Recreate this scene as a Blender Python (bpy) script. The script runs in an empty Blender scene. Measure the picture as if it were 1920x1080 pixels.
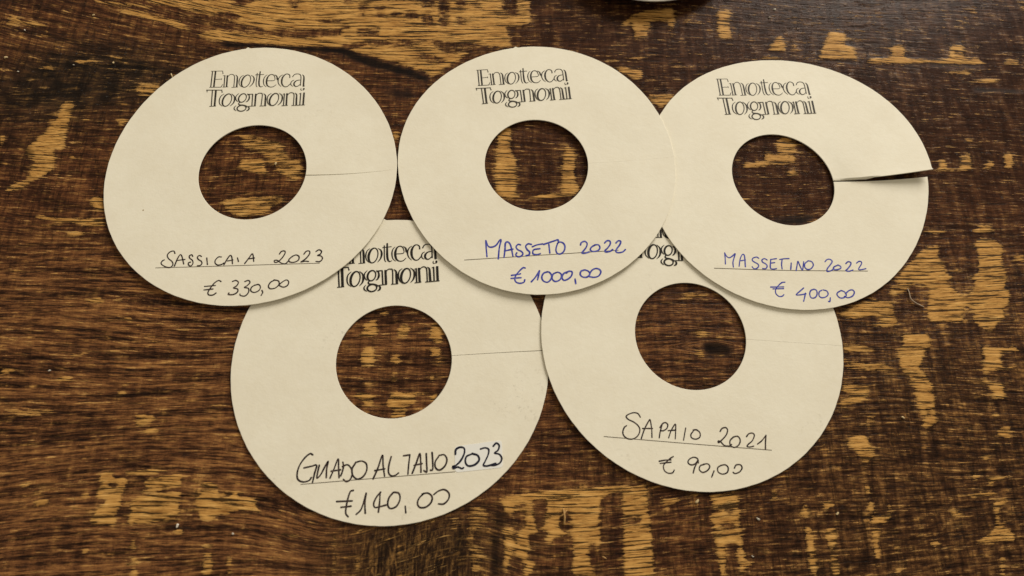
import bpy, bmesh, math, random
import numpy as np
random.seed(7); rng = np.random.default_rng(7)
S = bpy.context.scene
C = S.collection

# ------------------------------------------------------------------ camera (metres, table top at z = 0)
F_PX, PITCH, ROLL, CAM_H = 1401.49396, 0.36406, 0.14047, 0.23332      # for a 1920 x 1080 frame
cp_, sp_ = math.cos(PITCH), math.sin(PITCH)
cr_, sr_ = math.cos(ROLL), math.sin(ROLL)
FWD = np.array([0, sp_, -cp_]); R0 = np.array([1., 0, 0]); U0 = np.array([0, cp_, sp_])
RGT = cr_*R0 + sr_*U0; UPV = -sr_*R0 + cr_*U0
CAM = np.array([0, 0, CAM_H])
from mathutils import Matrix, Vector
cam_d = bpy.data.cameras.new('camera'); cam = bpy.data.objects.new('camera', cam_d); C.objects.link(cam)
cam_d.sensor_width = 36; cam_d.lens = F_PX/1920*36; cam_d.clip_start = .01; cam_d.clip_end = 50
cam.matrix_world = Matrix(((RGT[0], UPV[0], -FWD[0], 0), (RGT[1], UPV[1], -FWD[1], 0), (RGT[2], UPV[2], -FWD[2], CAM_H), (0, 0, 0, 1)))
cam_d.dof.use_dof = True; cam_d.dof.focus_distance = .262; cam_d.dof.aperture_fstop = 14.0
S.camera = cam

def ray(px, py):
    d = (px-960)/F_PX*RGT - (py-540)/F_PX*UPV + FWD
    return d
def at(px, py, z=0.0):                      # pixel of the photo -> point on the plane at height z
    d = ray(px, py); t = (z-CAM_H)/d[2]
    return CAM + d*t
def to_px(P):
    d = P - CAM; zz = d @ FWD
    return 960 + F_PX*(d @ RGT)/zz, 540 - F_PX*(d @ UPV)/zz

# ------------------------------------------------------------------ light
w = bpy.data.worlds.new('World'); S.world = w; w.use_nodes = True
w.node_tree.nodes['Background'].inputs[0].default_value = (1.0, .88, .68, 1)
w.node_tree.nodes['Background'].inputs[1].default_value = .38
ld = bpy.data.lights.new('ceiling_lamp', 'AREA'); lamp = bpy.data.objects.new('ceiling_lamp', ld); C.objects.link(lamp)
hit = at(1700, -480); v = (hit-CAM)/np.linalg.norm(hit-CAM); v[2] = -v[2]
LP = hit + v*3.0
lamp.location = LP
lamp.rotation_euler = (Vector(hit)-Vector(LP)).to_track_quat('-Z', 'Y').to_euler()
ld.shape = 'DISK'; ld.size = 1.5; ld.energy = 133; ld.color = (1.0, .935, .83)
S.view_settings.view_transform = 'Standard'; S.view_settings.look = 'None'
S.view_settings.exposure = 0; S.view_settings.gamma = 1

# ------------------------------------------------------------------ node helpers
def lin(c):
    o = []
    for x in c:
        x /= 255.; o.append(x/12.92 if x <= .04045 else ((x+.055)/1.055)**2.4)
    return (*o, 1)
class NT:
    def __init__(s, name):
        s.m = bpy.data.materials.new(name); s.m.use_nodes = True; s.t = s.m.node_tree; s.n = s.t.nodes
        s.b = s.n['Principled BSDF']
    def node(s, ty, **kw):
        x = s.n.new(ty)
        for k, val in kw.items(): setattr(x, k, val)
        return x
    def put(s, sock, val):
        if isinstance(val, bpy.types.NodeSocket): s.t.links.new(val, sock)
        else: sock.default_value = val
    def math(s, op, a, b=0., c=0., clamp=False):
        x = s.node('ShaderNodeMath', operation=op, use_clamp=clamp)
        s.put(x.inputs[0], a); s.put(x.inputs[1], b)
        s.put(x.inputs[2], c)
        return x.outputs[0]
    def mix(s, f, a, b, mode='MIX'):
        x = s.node('ShaderNodeMix', data_type='RGBA', blend_type=mode)
        s.put(x.inputs[0], f); s.put(x.inputs[6], a); s.put(x.inputs[7], b)
        return x.outputs[2]
    def mapr(s, v, a, b, c=0., d=1., smooth=False):
        x = s.node('ShaderNodeMapRange', clamp=True)
        if smooth: x.interpolation_type = 'SMOOTHSTEP'
        for i, q in enumerate((v, a, b, c, d)): s.put(x.inputs[i], q)
        return x.outputs[0]
    def attr(s, name):
        return s.node('ShaderNodeAttribute', attribute_name=name)
    def noise(s, vec, scale, detail=4., rough=.55, dist=0., off=(0, 0, 0)):
        mp = s.node('ShaderNodeMapping'); s.put(mp.inputs[0], vec); mp.inputs[1].default_value = off
        mp.inputs[3].default_value = scale if isinstance(scale, tuple) else (scale,)*3
        x = s.node('ShaderNodeTexNoise', noise_dimensions='3D')
        s.put(x.inputs['Vector'], mp.outputs[0]); x.inputs['Scale'].default_value = 1.
        x.inputs['Detail'].default_value = detail; x.inputs['Roughness'].default_value = rough
        x.inputs['Distortion'].default_value = dist
        return x.outputs[0]
    def ramp(s, f, stops):
        x = s.node('ShaderNodeValToRGB'); e = x.color_ramp.elements
        while len(e) < len(stops): e.new(.5)
        for el, (p, c) in zip(e, stops): el.position = p; el.color = lin(c)
        s.put(x.inputs[0], f); return x.outputs[0]
    def bump(s, h, dist, strength=1., normal=None):
        x = s.node('ShaderNodeBump'); x.inputs['Distance'].default_value = dist; x.inputs['Strength'].default_value = strength
        s.put(x.inputs['Height'], h)
        if normal: s.put(x.inputs['Normal'], normal)
        return x.outputs[0]

def tag(o, label=None, cat=None, group=None, kind=None):
    if label: o['label'] = label
    if cat: o['category'] = cat
    if group: o['group'] = group
    if kind: o['kind'] = kind
    return o
def link(name, me, mat, parent=None, loc=None):
    o = bpy.data.objects.new(name, me); C.objects.link(o)
    if mat: me.materials.append(mat)
    if parent: o.parent = parent
    if loc is not None: o.location = loc
    return o
# ------------------------------------------------------------------ the wooden table: wear, tone and grain as the wood has them
CROP = dict(A=(0, 0), B=(640, 0), C=(1280, 0), D=(0, 360), E=(640, 360), F=(1280, 360), G=(0, 720), H=(640, 720), I=(1280, 720))
# patches where the stain is worn through to pale wood, and darker remains of stain lying on them (shape, amount), in order
WEAR = dict(
A=[([(760,0),(1920,0),(1920,160),(1500,165),(1350,130),(1180,90),(980,40),(860,15)],1),([(1100,195),(1200,165),(1300,180),(1450,195),(1550,200),(1700,215),(1920,200),(1920,262),(1680,258),(1400,240),(1250,232)],1),
 ([(510,0),(620,5),(720,20),(840,30),(860,45),(700,35),(580,20)],.9),([(650,45),(780,60),(900,95),(1010,120),(1050,150),(1090,180),(1000,160),(860,110),(700,75)],.9),
 ([(1190,85),(1280,60),(1360,90),(1340,115),(1220,110)],0),([(1290,20),(1330,0),(1440,0),(1380,30)],0),([(1780,110),(1920,100),(1920,135),(1800,130)],.2),([(1620,0),(1690,0),(1680,40),(1630,40)],.3),([(1040,95),(1180,105),(1500,160),(1570,185),(1560,200),(1400,178),(1200,160),(1080,125)],.15),
 ([(35,110),(70,90),(110,100),(120,130),(60,140)],1),([(120,115),(200,125),(270,140),(220,155),(130,140)],.9),([(50,190),(80,165),(110,150),(90,185)],.6),([(410,340),(530,335),(545,350),(430,352)],.8),([(215,378),(290,373),(300,388),(220,390)],.9),([(640,320),(690,330),(660,345)],.8),
 ([(760,490),(820,470),(900,480),(880,520),(800,545),(760,520)],.6),([(350,580),(410,570),(400,640),(370,760),(355,840),(320,840),(270,780),(260,720),(300,680),(330,640)],.85),([(130,850),(250,740),(320,760),(300,840),(320,880),(290,960),(220,1000),(120,1060),(20,1080),(60,1040),(150,1010),(190,900)],.85),
 ([(0,740),(30,770),(20,830),(0,830)],1),([(390,870),(430,870),(430,900),(390,895)],.9),([(650,670),(700,660),(720,690),(670,710)],.7),([(480,685),(560,680),(540,692)],.7),([(120,590),(160,585),(150,610)],.6),
 ([(1330,765),(1400,750),(1480,770),(1560,790),(1600,850),(1640,890),(1700,910),(1710,980),(1660,1020),(1600,990),(1500,920),(1480,860),(1400,850),(1350,800)],.62),([(1350,895),(1480,890),(1500,980),(1345,950)],1)],
B=[([(0,0),(870,0),(880,100),(920,200),(960,260),(900,262),(600,230),(480,215),(300,225),(180,225),(0,250)],1),([(860,0),(905,0),(920,60),(980,90),(1000,60),(980,0),(1060,0),(1060,130),(990,150),(930,150),(960,260),(920,240)],.9),
 ([(30,280),(120,255),(260,250),(360,260),(480,230),(600,260),(700,280),(720,310),(640,350),(560,400),(510,440),(470,400),(400,380),(250,340),(120,300)],.8),([(490,215),(700,240),(880,265),(940,265),(700,285),(620,300),(560,290)],.15),([(410,290),(480,300),(600,340),(560,360),(450,330)],.2),
 ([(90,20),(160,15),(160,60),(95,60)],.2),([(95,70),(140,70),(140,95),(100,95)],.2),([(190,30),(240,25),(250,60),(195,60)],.2),([(200,65),(250,65),(240,100),(200,100)],.2),([(10,0),(70,0),(60,25),(10,25)],.1),([(280,60),(340,65),(340,95),(290,100)],.2),([(440,0),(530,0),(520,50),(450,50)],.2),
 ([(360,50),(430,60),(430,100),(370,110)],.2),([(450,85),(515,80),(520,140),(455,145)],.1),([(545,0),(610,0),(610,150),(550,160)],.15),([(640,90),(705,90),(700,140),(650,150)],.1),([(640,0),(710,0),(700,40),(640,40)],.3),([(80,160),(220,150),(210,205),(90,200)],.2),([(0,130),(50,130),(50,170),(0,170)],.2),([(740,20),(790,20),(770,60)],.35),
 ([(905,10),(975,10),(970,75),(910,70)],.1),([(730,130),(780,135),(770,165),(735,160)],.3),([(1585,130),(1620,90),(1700,60),(1820,50),(1860,35),(1875,110),(1870,170),(1850,175),(1840,110),(1740,115),(1720,210),(1650,215),(1640,160),(1640,115),(1595,150)],1),
 ([(1530,370),(1600,375),(1690,395),(1690,440),(1660,450),(1580,410)],.95),([(1720,530),(1860,530),(1880,560),(1800,610),(1740,570)],.8),([(1480,335),(1740,310),(1740,330),(1500,345)],.6),([(285,740),(330,735),(320,780),(295,780)],.8),
 ([(890,720),(950,710),(955,860),(985,900),(970,960),(990,1000),(985,1080),(870,1080),(860,960),(870,850),(880,790)],.9),([(1265,790),(1280,840),(1310,830),(1315,960),(1310,1030),(1340,1050),(1330,1080),(1240,1080),(1240,960),(1255,880)],.95)],
C=[([(195,60),(265,55),(268,215),(205,215),(200,160)],.85),([(485,280),(545,190),(570,230),(578,285)],.95),([(620,250),(645,240),(645,290),(625,285)],.9),([(770,310),(830,170),(915,190),(915,250),(960,265),(970,320),(1000,335),(900,335),(780,330)],.95),
 ([(1175,320),(1180,250),(1240,250),(1255,330),(1420,335),(1500,330),(1510,255),(1570,250),(1580,325),(1620,330),(1640,320),(1690,345),(1690,358),(1250,355),(1020,350),(1050,330)],1),([(1520,280),(1560,290),(1540,320)],.2),([(1820,345),(1830,325),(1860,340),(1895,345),(1890,360),(1820,360)],1),([(1490,400),(1620,395),(1610,415),(1480,415)],.7),
 ([(1630,455),(1700,445),(1790,445),(1740,465),(1660,465)],1),([(1590,25),(1650,25),(1655,70),(1600,55)],.9),([(1890,25),(1920,25),(1920,45)],.9),([(1590,775),(1635,780),(1630,795),(1600,798)],.9),([(1440,960),(1450,890),(1475,900),(1490,945),(1560,955),(1565,870),(1620,870),(1625,950),(1600,958)],1),
 ([(1695,945),(1710,915),(1755,910),(1750,950)],1),([(1810,945),(1815,865),(1858,865),(1855,950)],1),([(120,250),(130,225),(140,250)],.9),([(460,318),(560,322),(550,332),(440,332)],.8),
 ([(335,950),(350,920),(410,915),(410,870),(420,905),(465,910),(465,825),(480,850),(530,870),(530,780),(580,770),(640,800),(635,915),(520,925),(400,935)],.8),([(580,970),(640,950),(645,985),(600,985)],.85),([(710,880),(780,880),(740,890)],.8)],
D=[([(500,60),(515,25),(580,25),(585,105),(545,105)],.9),([(175,140),(220,130),(400,150),(520,150),(580,150),(590,190),(520,190),(350,165),(240,150)],1),([(360,240),(400,225),(440,225),(520,230),(420,250)],.95),([(0,990),(80,990),(90,1020),(0,1030)],.95),([(310,1050),(340,1035),(410,1045),(400,1060),(320,1065)],.95),
 ([(480,600),(560,595),(590,615),(540,625),(490,615)],.9),([(640,715),(750,700),(740,720),(650,720)],1),([(810,880),(850,855),(840,880),(890,878),(870,885)],1),([(1100,855),(1135,860),(1120,872)],1),([(630,608),(690,600),(680,612)],.9),([(770,606),(820,598),(810,610)],.8),([(380,920),(470,905),(520,905),(400,925)],.8),([(560,905),(660,890),(650,900)],.8),([(990,770),(1140,768),(1140,776),(1000,778)],.7),([(1220,675),(1270,673),(1260,683)],.8),
 ([(1230,50),(1350,30),(1500,20),(1600,20),(1580,60),(1480,130),(1350,145),(1280,110)],.62)],
E=[([(870,0),(985,0),(1000,30),(940,40),(900,20)],.9),([(1050,40),(1110,15),(1200,5),(1330,0),(1290,25),(1150,35)],.9),([(205,670),(250,660),(280,690),(210,690)],.7),([(130,740),(190,715),(210,760),(200,800),(170,830),(110,790)],.8),([(320,770),(350,740),(390,760),(370,800),(340,830),(310,800)],.8),
 ([(500,770),(520,735),(560,760),(575,840),(540,860),(500,830)],.85),([(110,920),(150,860),(180,890),(190,960),(170,985),(115,980)],.85),([(280,940),(320,900),(330,940),(320,980),(295,970)],.8),([(500,870),(570,870),(555,930),(500,930)],.8),([(500,1000),(530,1030),(520,1070),(495,1060)],.75),([(270,1060),(300,1030),(320,1070),(280,1080)],.8)],
F=[([(0,560),(110,570),(140,590),(0,600)],.6),([(60,780),(120,760),(150,810),(90,815)],.6),([(70,880),(120,900),(130,930),(90,930)],.8),([(170,815),(230,810),(220,825)],.7),
 ([(1310,370),(1370,310),(1440,300),(1440,380),(1480,400),(1470,440),(1520,480),(1490,520),(1520,540),(1590,540),(1620,480),(1670,440),(1660,320),(1640,290),(1680,255),(1760,270),(1800,310),(1790,400),(1820,460),(1810,540),(1840,560),(1830,640),(1800,650),(1810,710),(1780,720),(1750,780),(1720,790),(1640,730),(1640,650),(1580,640),(1580,730),(1400,730),(1380,690),(1390,540),(1340,510),(1270,530),(1200,510),(1250,430)],1),
 ([(1640,220),(1660,185),(1740,195),(1745,220),(1660,230)],1),([(1360,215),(1480,215),(1480,230),(1370,235)],.85),([(1440,320),(1500,290),(1620,310),(1650,340),(1640,380),(1560,400),(1470,385),(1440,360)],0),([(1490,500),(1560,450),(1640,490),(1650,530),(1600,600),(1540,560),(1500,530)],0),
 ([(870,700),(960,640),(1080,600),(1180,620),(1200,700),(1210,750),(1060,760),(1120,720),(1080,690),(960,720)],.8),([(1160,530),(1320,500),(1250,560),(1180,590)],.7),([(1240,800),(1380,795),(1400,860),(1360,890),(1350,940),(1330,990),(1390,1050),(1390,1080),(1280,1080),(1290,1040),(1230,1000),(1210,900),(1240,850)],1),
 ([(900,860),(1000,860),(1130,890),(1040,900),(910,900)],.75),([(910,950),(1120,960),(1210,1000),(1130,1010),(910,1000)],.65),([(1690,870),(1760,880),(1880,870),(1900,900),(1790,900),(1800,990),(1900,980),(1850,1000),(1720,1010),(1710,1070),(1830,1080),(1700,1080),(1690,960)],.9),([(1860,360),(1920,350),(1920,385),(1870,385)],.9)],
G=[([(550,530),(580,500),(635,490),(640,530),(690,520),(720,550),(700,600),(680,620),(680,690),(650,740),(650,795),(505,800),(510,760),(540,700),(570,690),(610,650),(545,640),(550,590),(575,560)],1),([(610,560),(660,560),(660,585),(615,580)],0),([(700,515),(720,495),(870,478),(960,495),(840,505),(780,510)],.95),
 ([(815,570),(810,540),(940,515),(1020,510),(1020,560),(900,580),(830,590)],1),([(790,600),(900,585),(1010,565),(1020,575),(860,610),(790,615)],.85),([(740,660),(800,630),(900,615),(1015,605),(1010,650),(1010,740),(940,750),(880,780),(720,790),(730,720)],1),
 ([(1100,640),(1150,595),(1220,590),(1230,640),(1290,640),(1310,600),(1335,600),(1340,640),(1440,640),(1445,720),(1380,705),(1310,715),(1290,735),(1220,735),(1190,770),(1140,765),(1110,710)],1),([(1130,555),(1180,545),(1230,575),(1140,585)],1),
 ([(190,660),(240,645),(290,655),(260,680),(200,690)],.95),([(450,620),(500,610),(500,635),(460,640)],.9),([(640,70),(680,40),(710,50),(690,75)],.9),([(680,0),(720,0),(710,20),(690,20)],.9),([(760,170),(800,165),(870,180),(880,195),(800,240),(760,235)],.75),([(800,270),(840,240),(910,265),(830,275)],.9),([(980,820),(1035,810),(1035,845),(985,845)],.9),
 ([(740,880),(765,875),(760,930),(740,935)],1),([(740,990),(755,970),(768,1000),(750,1015)],1),([(735,1040),(770,1030),(765,1080),(740,1080)],1),([(1140,915),(1165,890),(1190,920),(1150,925)],1),([(1150,950),(1185,940),(1190,985),(1150,975)],1),([(1140,990),(1195,990),(1195,1080),(1135,1080)],.95),([(1275,985),(1305,975),(1305,1030),(1280,1020)],1),([(1275,1050),(1305,1045),(1305,1080),(1275,1080)],1),
 ([(1868,840),(1892,840),(1880,960),(1890,1000),(1880,1075),(1868,1075),(1875,950)],.8),([(460,950),(480,920),(495,945),(470,958)],1),([(1580,840),(1690,850),(1680,860),(1590,850)],.85),([(1140,120),(1280,115),(1200,128)],.9),([(1570,690),(1590,680),(1580,740)],.85),([(110,560),(170,560),(160,580),(120,580)],.75),([(1200,300),(1310,292),(1300,310)],.75),([(0,150),(300,130),(340,160),(150,190)],.45)],
H=[([(60,65),(100,50),(180,60),(180,120),(140,130),(110,90)],.95),([(255,90),(290,50),(410,45),(415,110),(360,130),(370,170),(320,190),(270,195),(300,150),(260,125)],1),([(500,70),(545,40),(540,80),(510,95)],.9),
 ([(900,650),(1000,620),(1200,600),(1500,580),(1720,570),(1730,740),(1740,800),(1750,950),(1760,1080),(1590,1080),(1590,800),(1580,600),(1530,610),(1460,640),(1450,700),(1450,780),(1460,880),(1440,950),(1400,1020),(1440,1080),(1300,1080),(1310,930),(1310,850),(1200,860),(1180,900),(1150,880),(1170,830),(1120,820),(1080,840),(1050,850),(1060,920),(1040,980),(1090,1010),(1060,1080),(1020,1080),(1040,1020),(980,960),(980,930),(990,830),(960,770),(960,730),(920,720)],1),
 ([(900,820),(960,800),(980,900),(960,960),(940,1000),(930,1080),(910,1080),(920,900)],.9),([(970,680),(1040,670),(1040,690),(980,700)],.1),([(960,715),(1040,710),(1040,800),(1000,840),(970,790)],0),([(1070,660),(1150,640),(1160,700),(1140,800),(1100,830),(1080,740)],0),([(1220,720),(1290,700),(1300,850),(1230,830)],.1),([(1600,740),(1690,740),(1680,790),(1610,790)],.05),
 ([(1390,900),(1430,880),(1440,960),(1400,1010)],0),([(1730,640),(1810,640),(1800,680),(1740,690)],.1),([(1790,640),(1890,640),(1920,660),(1830,700),(1840,760)],.7),([(1450,1000),(1580,960),(1580,1080),(1450,1080)],.1),([(80,960),(110,960),(100,1040),(80,1060)],.7),([(610,770),(650,740),(650,830),(620,820)],.55),([(310,810),(345,800),(345,840)],.6),
 ([(720,690),(830,690),(830,760),(760,830),(730,900),(800,920),(820,1020),(740,1060),(710,900)],.42),([(390,1050),(410,1045),(405,1070)],.9)],
I=[([(890,0),(1050,0),(1040,80),(960,120),(890,125),(880,100),(960,60),(900,40)],.85),([(890,180),(950,165),(930,185)],.8),([(1030,170),(1085,165),(1085,215),(1040,215)],.6),([(1310,0),(1410,0),(1415,110),(1420,180),(1435,215),(1400,235),(1370,255),(1345,235),(1370,200),(1330,140),(1310,60)],.95),([(1370,140),(1400,140),(1400,185),(1370,180)],.1),
 ([(1720,0),(1805,0),(1815,90),(1740,80),(1750,50),(1720,25)],.9),([(1740,180),(1765,145),(1780,190)],.9),([(1770,250),(1840,235),(1850,260),(1840,290),(1885,308),(1775,300)],.95),([(925,330),(960,290),(1030,290),(1050,330),(1075,390),(1070,420),(1030,440),(1030,540),(1055,590),(1060,620),(1030,620),(1030,560),(1015,430),(970,370)],.95),
 ([(760,340),(820,335),(800,348)],.9),([(150,620),(310,615),(320,690),(330,870),(360,1000),(400,1005),(350,1050),(350,1080),(320,1080),(310,900),(250,880),(240,950),(250,1080),(210,1080),(190,900),(180,860),(160,740),(175,690)],.9),([(240,700),(290,700),(285,740),(240,735)],.1),([(215,785),(295,790),(290,815),(220,810)],.1),([(500,600),(530,600),(525,655),(505,655)],.85),
 ([(790,660),(830,655),(855,685),(800,715)],.85),([(660,720),(690,650),(700,690),(720,700),(700,760)],.9),([(690,800),(720,795),(735,870),(745,960),(760,1080),(730,1080),(710,990),(700,890)],.95),([(805,820),(860,810),(870,880),(850,940),(830,930),(810,880)],.9),([(830,960),(860,950),(880,1030),(890,1080),(840,1080)],.9),([(1040,660),(1070,650),(1080,740),(1160,740),(1150,660),(1165,650),(1170,760),(1130,790),(1060,790)],.85),
 ([(1065,810),(1120,815),(1100,890),(1110,940),(1100,1060),(1085,960),(1070,880)],.9),([(1190,910),(1220,905),(1215,950),(1200,950)],.8),([(1200,1040),(1220,1030),(1230,1080),(1210,1080)],.9),([(1630,490),(1670,490),(1660,550),(1640,550)],.7),([(1710,530),(1800,515),(1800,540),(1740,550),(1750,580),(1730,570)],.9),([(1600,625),(1750,605),(1765,625),(1610,638)],1),([(1650,590),(1700,588),(1690,600)],.9),
 ([(1745,660),(1790,650),(1830,640),(1830,670),(1780,680),(1790,780),(1860,770),(1800,800),(1860,830),(1870,885),(1640,895),(1700,860),(1760,810),(1760,750)],.9),([(1690,400),(1720,395),(1720,420),(1700,425)],.9),([(1500,640),(1520,630),(1515,690),(1600,745),(1510,745)],.65),([(1400,890),(1430,870),(1450,910),(1400,920)],.8),([(1340,655),(1410,650),(1400,660)],.9),([(1790,960),(1810,950),(1815,1080),(1790,1080)],.7),([(1850,1020),(1890,1010),(1880,1030)],.95)])
# cracks, joints and tar-black spots in the wood; top ridge's shadow painted too
DARK = dict(
A=[([(1240,240),(1460,248),(1700,264),(1920,268),(1920,300),(1800,290),(1500,265),(1250,262)],1),([(0,715),(60,750),(190,860),(190,890),(90,810),(0,740)],.8),([(60,380),(330,350),(600,400),(700,520),(560,580),(330,560),(60,560)],.35),([(0,480),(50,520),(120,590),(60,640),(0,620)],.5)],
B=[([(0,262),(40,275),(120,310),(260,350),(420,400),(500,440),(480,462),(330,415),(150,372),(60,335),(0,305)],.9),([(240,480),(420,500),(420,560),(260,560)],.45),([(845,0),(858,0),(890,150),(945,262),(925,262),(875,150)],.75)],
C=[([(760,342),(1000,342),(1000,351),(760,350)],.8),([(1250,360),(1700,363),(1700,371),(1250,368)],.7),([(1640,492),(1920,508),(1920,522),(1640,512)],.8),([(0,0),(60,0),(40,25),(0,30)],.6)],
D=[([(0,540),(160,560),(300,600),(340,625),(230,600),(60,560)],.5),([(0,240),(300,240),(620,225),(640,300),(400,260),(0,262)],.35)],
F=[([(110,846),(225,846),(290,880),(260,920),(130,915)],.8),([(115,850),(220,850),(250,862),(160,868),(140,905),(122,890)],1),([(140,905),(260,915),(200,920)],.8),([(500,150),(740,130),(700,180),(560,188)],.7),([(430,722),(1580,735),(1640,745),(1400,742),(900,735)],.0)],
G=[([(900,760),(1000,755),(1000,780),(880,800)],.6),([(1680,920),(1700,840),(1720,920),(1715,1000)],.4)],
H=[([(840,720),(940,720),(950,780),(880,830),(840,800)],.6),([(640,830),(700,800),(690,900),(640,1000)],.6),([(220,860),(260,840),(250,1000),(215,1000)],.6),([(380,840),(420,900),(400,960)],.5),([(500,830),(530,830),(520,940)],.5),([(830,850),(890,840),(905,1080),(840,1080)],.7)])
MARG = 240                                   # the wood goes on beyond the picture
W0, H0 = 1920+2*MARG, 1080+2*MARG
def fill(img, poly, val, sc=.5):
    q = np.array(poly, float)
    x0, x1 = int(max(q[:, 0].min()-1, 0)), int(min(q[:, 0].max()+2, img.shape[1]))
    y0, y1 = int(max(q[:, 1].min()-1, 0)), int(min(q[:, 1].max()+2, img.shape[0]))
    if x1 <= x0 or y1 <= y0: return
    yy, xx = np.mgrid[y0:y1, x0:x1] + .5
    ins = np.zeros(xx.shape, bool)
    for (ax, ay), (bx, by) in zip(q, np.roll(q, -1, 0)):
        if ay == by: continue
        c = ((ay > yy) != (by > yy)) & (xx < (bx-ax)*(yy-ay)/(by-ay)+ax)
        ins ^= c
    img[y0:y1, x0:x1][ins] = val
def blur(a, sx, sy):
    for ax, s in ((1, sx), (0, sy)):
        r = int(math.ceil(3*s)); k = np.exp(-.5*(np.arange(-r, r+1)/s)**2); k /= k.sum()
        p = np.pad(a, [(r, r) if i == ax else (0, 0) for i in (0, 1)], mode='edge')
        a = sum(kk*(p[:, i:i+a.shape[1]] if ax else p[i:i+a.shape[0], :]) for i, kk in enumerate(k))
    return a
wear = np.zeros((H0//2, W0//2)); dark = np.zeros_like(wear)
def put_all(img, D):
    for key, lst in D.items():
        ox, oy = CROP[key]
        for poly, val in lst:
            fill(img, [((ox+x/3+MARG)/2, (oy+y/3+MARG)/2) for x, y in poly], val)
# worn saw-mark ridges outside the traced area
for k in range(260):
    x, y = rng.uniform(0, W0), rng.uniform(0, H0); wd, hh = rng.uniform(8, 26), rng.uniform(15, 70)
    if MARG-wd < x < W0-MARG+wd and MARG-hh < y < H0-MARG+hh: continue
    n = 9; a = np.linspace(0, 2*np.pi, n, endpoint=False)
    fill(wear, np.stack([(x+wd*np.cos(a)*rng.uniform(.6, 1.2, n))/2, (y+hh*np.sin(a)*rng.uniform(.6, 1.2, n))/2], 1), rng.uniform(.7, 1))
put_all(wear, WEAR); put_all(dark, DARK)
wear_s = blur(wear, 1.9, .95); dark_s = blur(dark, 3.0, 1.3); near_s = blur(wear, 14, 9)

def axis(lo, hi, fine, olo, ohi, coarse):
    return np.concatenate([np.arange(olo, lo, coarse), np.arange(lo, hi, fine), np.arange(hi, ohi+coarse, coarse)])
GX = axis(-.215, .235, .0004, -.42, .44, .006)
GY = axis(-.045, .235, .0004, -.26, .50, .006)
nx, ny = len(GX), len(GY)
XX, YY = np.meshgrid(GX, GY)
P = np.stack([XX.ravel(), YY.ravel(), np.zeros(nx*ny)], 1)
PX, PY = to_px(P)
front = ((P-CAM) @ FWD) > .03
def sample(img, px, py):
    u = np.clip((px+MARG)/2-.5, 0, img.shape[1]-1.001); v_ = np.clip((py+MARG)/2-.5, 0, img.shape[0]-1.001)
    i, j = v_.astype(int), u.astype(int); fv, fu = v_-i, u-j
    return img[i, j]*(1-fu)*(1-fv)+img[i, j+1]*fu*(1-fv)+img[i+1, j]*(1-fu)*fv+img[i+1, j+1]*fu*fv
f_wear = sample(wear_s, PX, PY); f_dark = sample(dark_s, PX, PY); f_near = sample(near_s, PX, PY)
sg = lambda t: 1/(1+np.exp(-np.clip(t, -40, 40)))
def blob(cx, cy, rx, ry): return np.exp(-(((PX-cx)/rx)**2+((PY-cy)/ry)**2))
z_streak = np.clip(sg((560-PX)/70)*sg((PY-480)/35) + .55*sg((1000-PX)/90)*sg((PY-560)/40) + .75*blob(1300, 640, 130, 120), 0, 1)
z_purple = sg((PX-880)/110)*sg((440-PY)/60)
z_black = np.clip(1.2*blob(190, 140, 190, 70) + .5*blob(60, 200, 120, 60) + .7*blob(800, 1020, 150, 70), 0, 1)
z_weave = sg((PX-1380)/90)*sg((PY-560)/60) + .5*blob(1150, 850, 120, 80)
# grain: U runs along the fibres, V across them (millimetres)
cr2, sr2 = math.cos(-ROLL*.86), math.sin(-ROLL*.86)
Ug = (XX.ravel()*cr2 - YY.ravel()*sr2)*1000
Vg = (XX.ravel()*sr2 + YY.ravel()*cr2)*1000
low = sg((PY-520)/90)
Vg = Vg - .045*low*(PX-1000)/5.6*1.0
Vg = Vg + 6.5*blob(640, 1010, 130, 90) - 5*blob(880, 1050, 90, 80)
Vg = Vg + .20*(PX-330)/5.2*sg((130-PY)/25)*sg((620-PX)/80)
Vg = Vg + 1.6*np.sin(Ug/37+Vg/23) + .8*np.sin(Ug/17-Vg/11+1)
z_knot = np.clip(1.3*np.exp(-((PX-780)/135)**2)*sg((PY-985)/24), 0, 1)*np.clip(f_wear*-2+1.8, 0, 1)      # wood round the knot, its grain turned across
Vg = Vg + 2.5*blob(1330, 650, 45, 14)*np.sign(PY-650)
# relief: worn ridges stand a little proud, cracks are sunk
Z = -.00012 + .00008*np.clip(f_wear, 0, 1) - .00006*np.clip(f_dark, 0, 1)
P[:, 2] = np.where(front, Z, -.00012)
idx = np.arange(nx*ny).reshape(ny, nx)
quads = np.stack([idx[:-1, :-1], idx[:-1, 1:], idx[1:, 1:], idx[1:, :-1]], -1).reshape(-1, 4)
# sides and underside of the board
rim = np.concatenate([idx[0, :], idx[1:, -1], idx[-1, -2::-1], idx[-2:0:-1, 0]])
nb = len(P); low_v = P[rim].copy(); low_v[:, 2] = -.032
V = np.concatenate([P, low_v]); m_ = len(rim); kk = np.arange(m_); k2 = (kk+1) % m_
side = np.stack([rim[k2], rim[kk], nb+kk, nb+k2], 1)
faces = np.concatenate([quads, side])
me = bpy.data.meshes.new('wooden_table')
me.vertices.add(len(V)); me.vertices.foreach_set('co', V.astype(np.float32).ravel())
nl = len(faces)*4; me.loops.add(nl+m_); me.polygons.add(len(faces)+1)
me.loops.foreach_set('vertex_index', np.concatenate([faces.ravel(), (nb+kk)[::-1]]).astype(np.int32))
me.polygons.foreach_set('loop_start', np.concatenate([np.arange(len(faces))*4, [nl]]).astype(np.int32))
me.update(calc_edges=True)
me.polygons.foreach_set('use_smooth', np.concatenate([np.ones(len(quads), bool), np.zeros(m_+1, bool)]))
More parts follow.
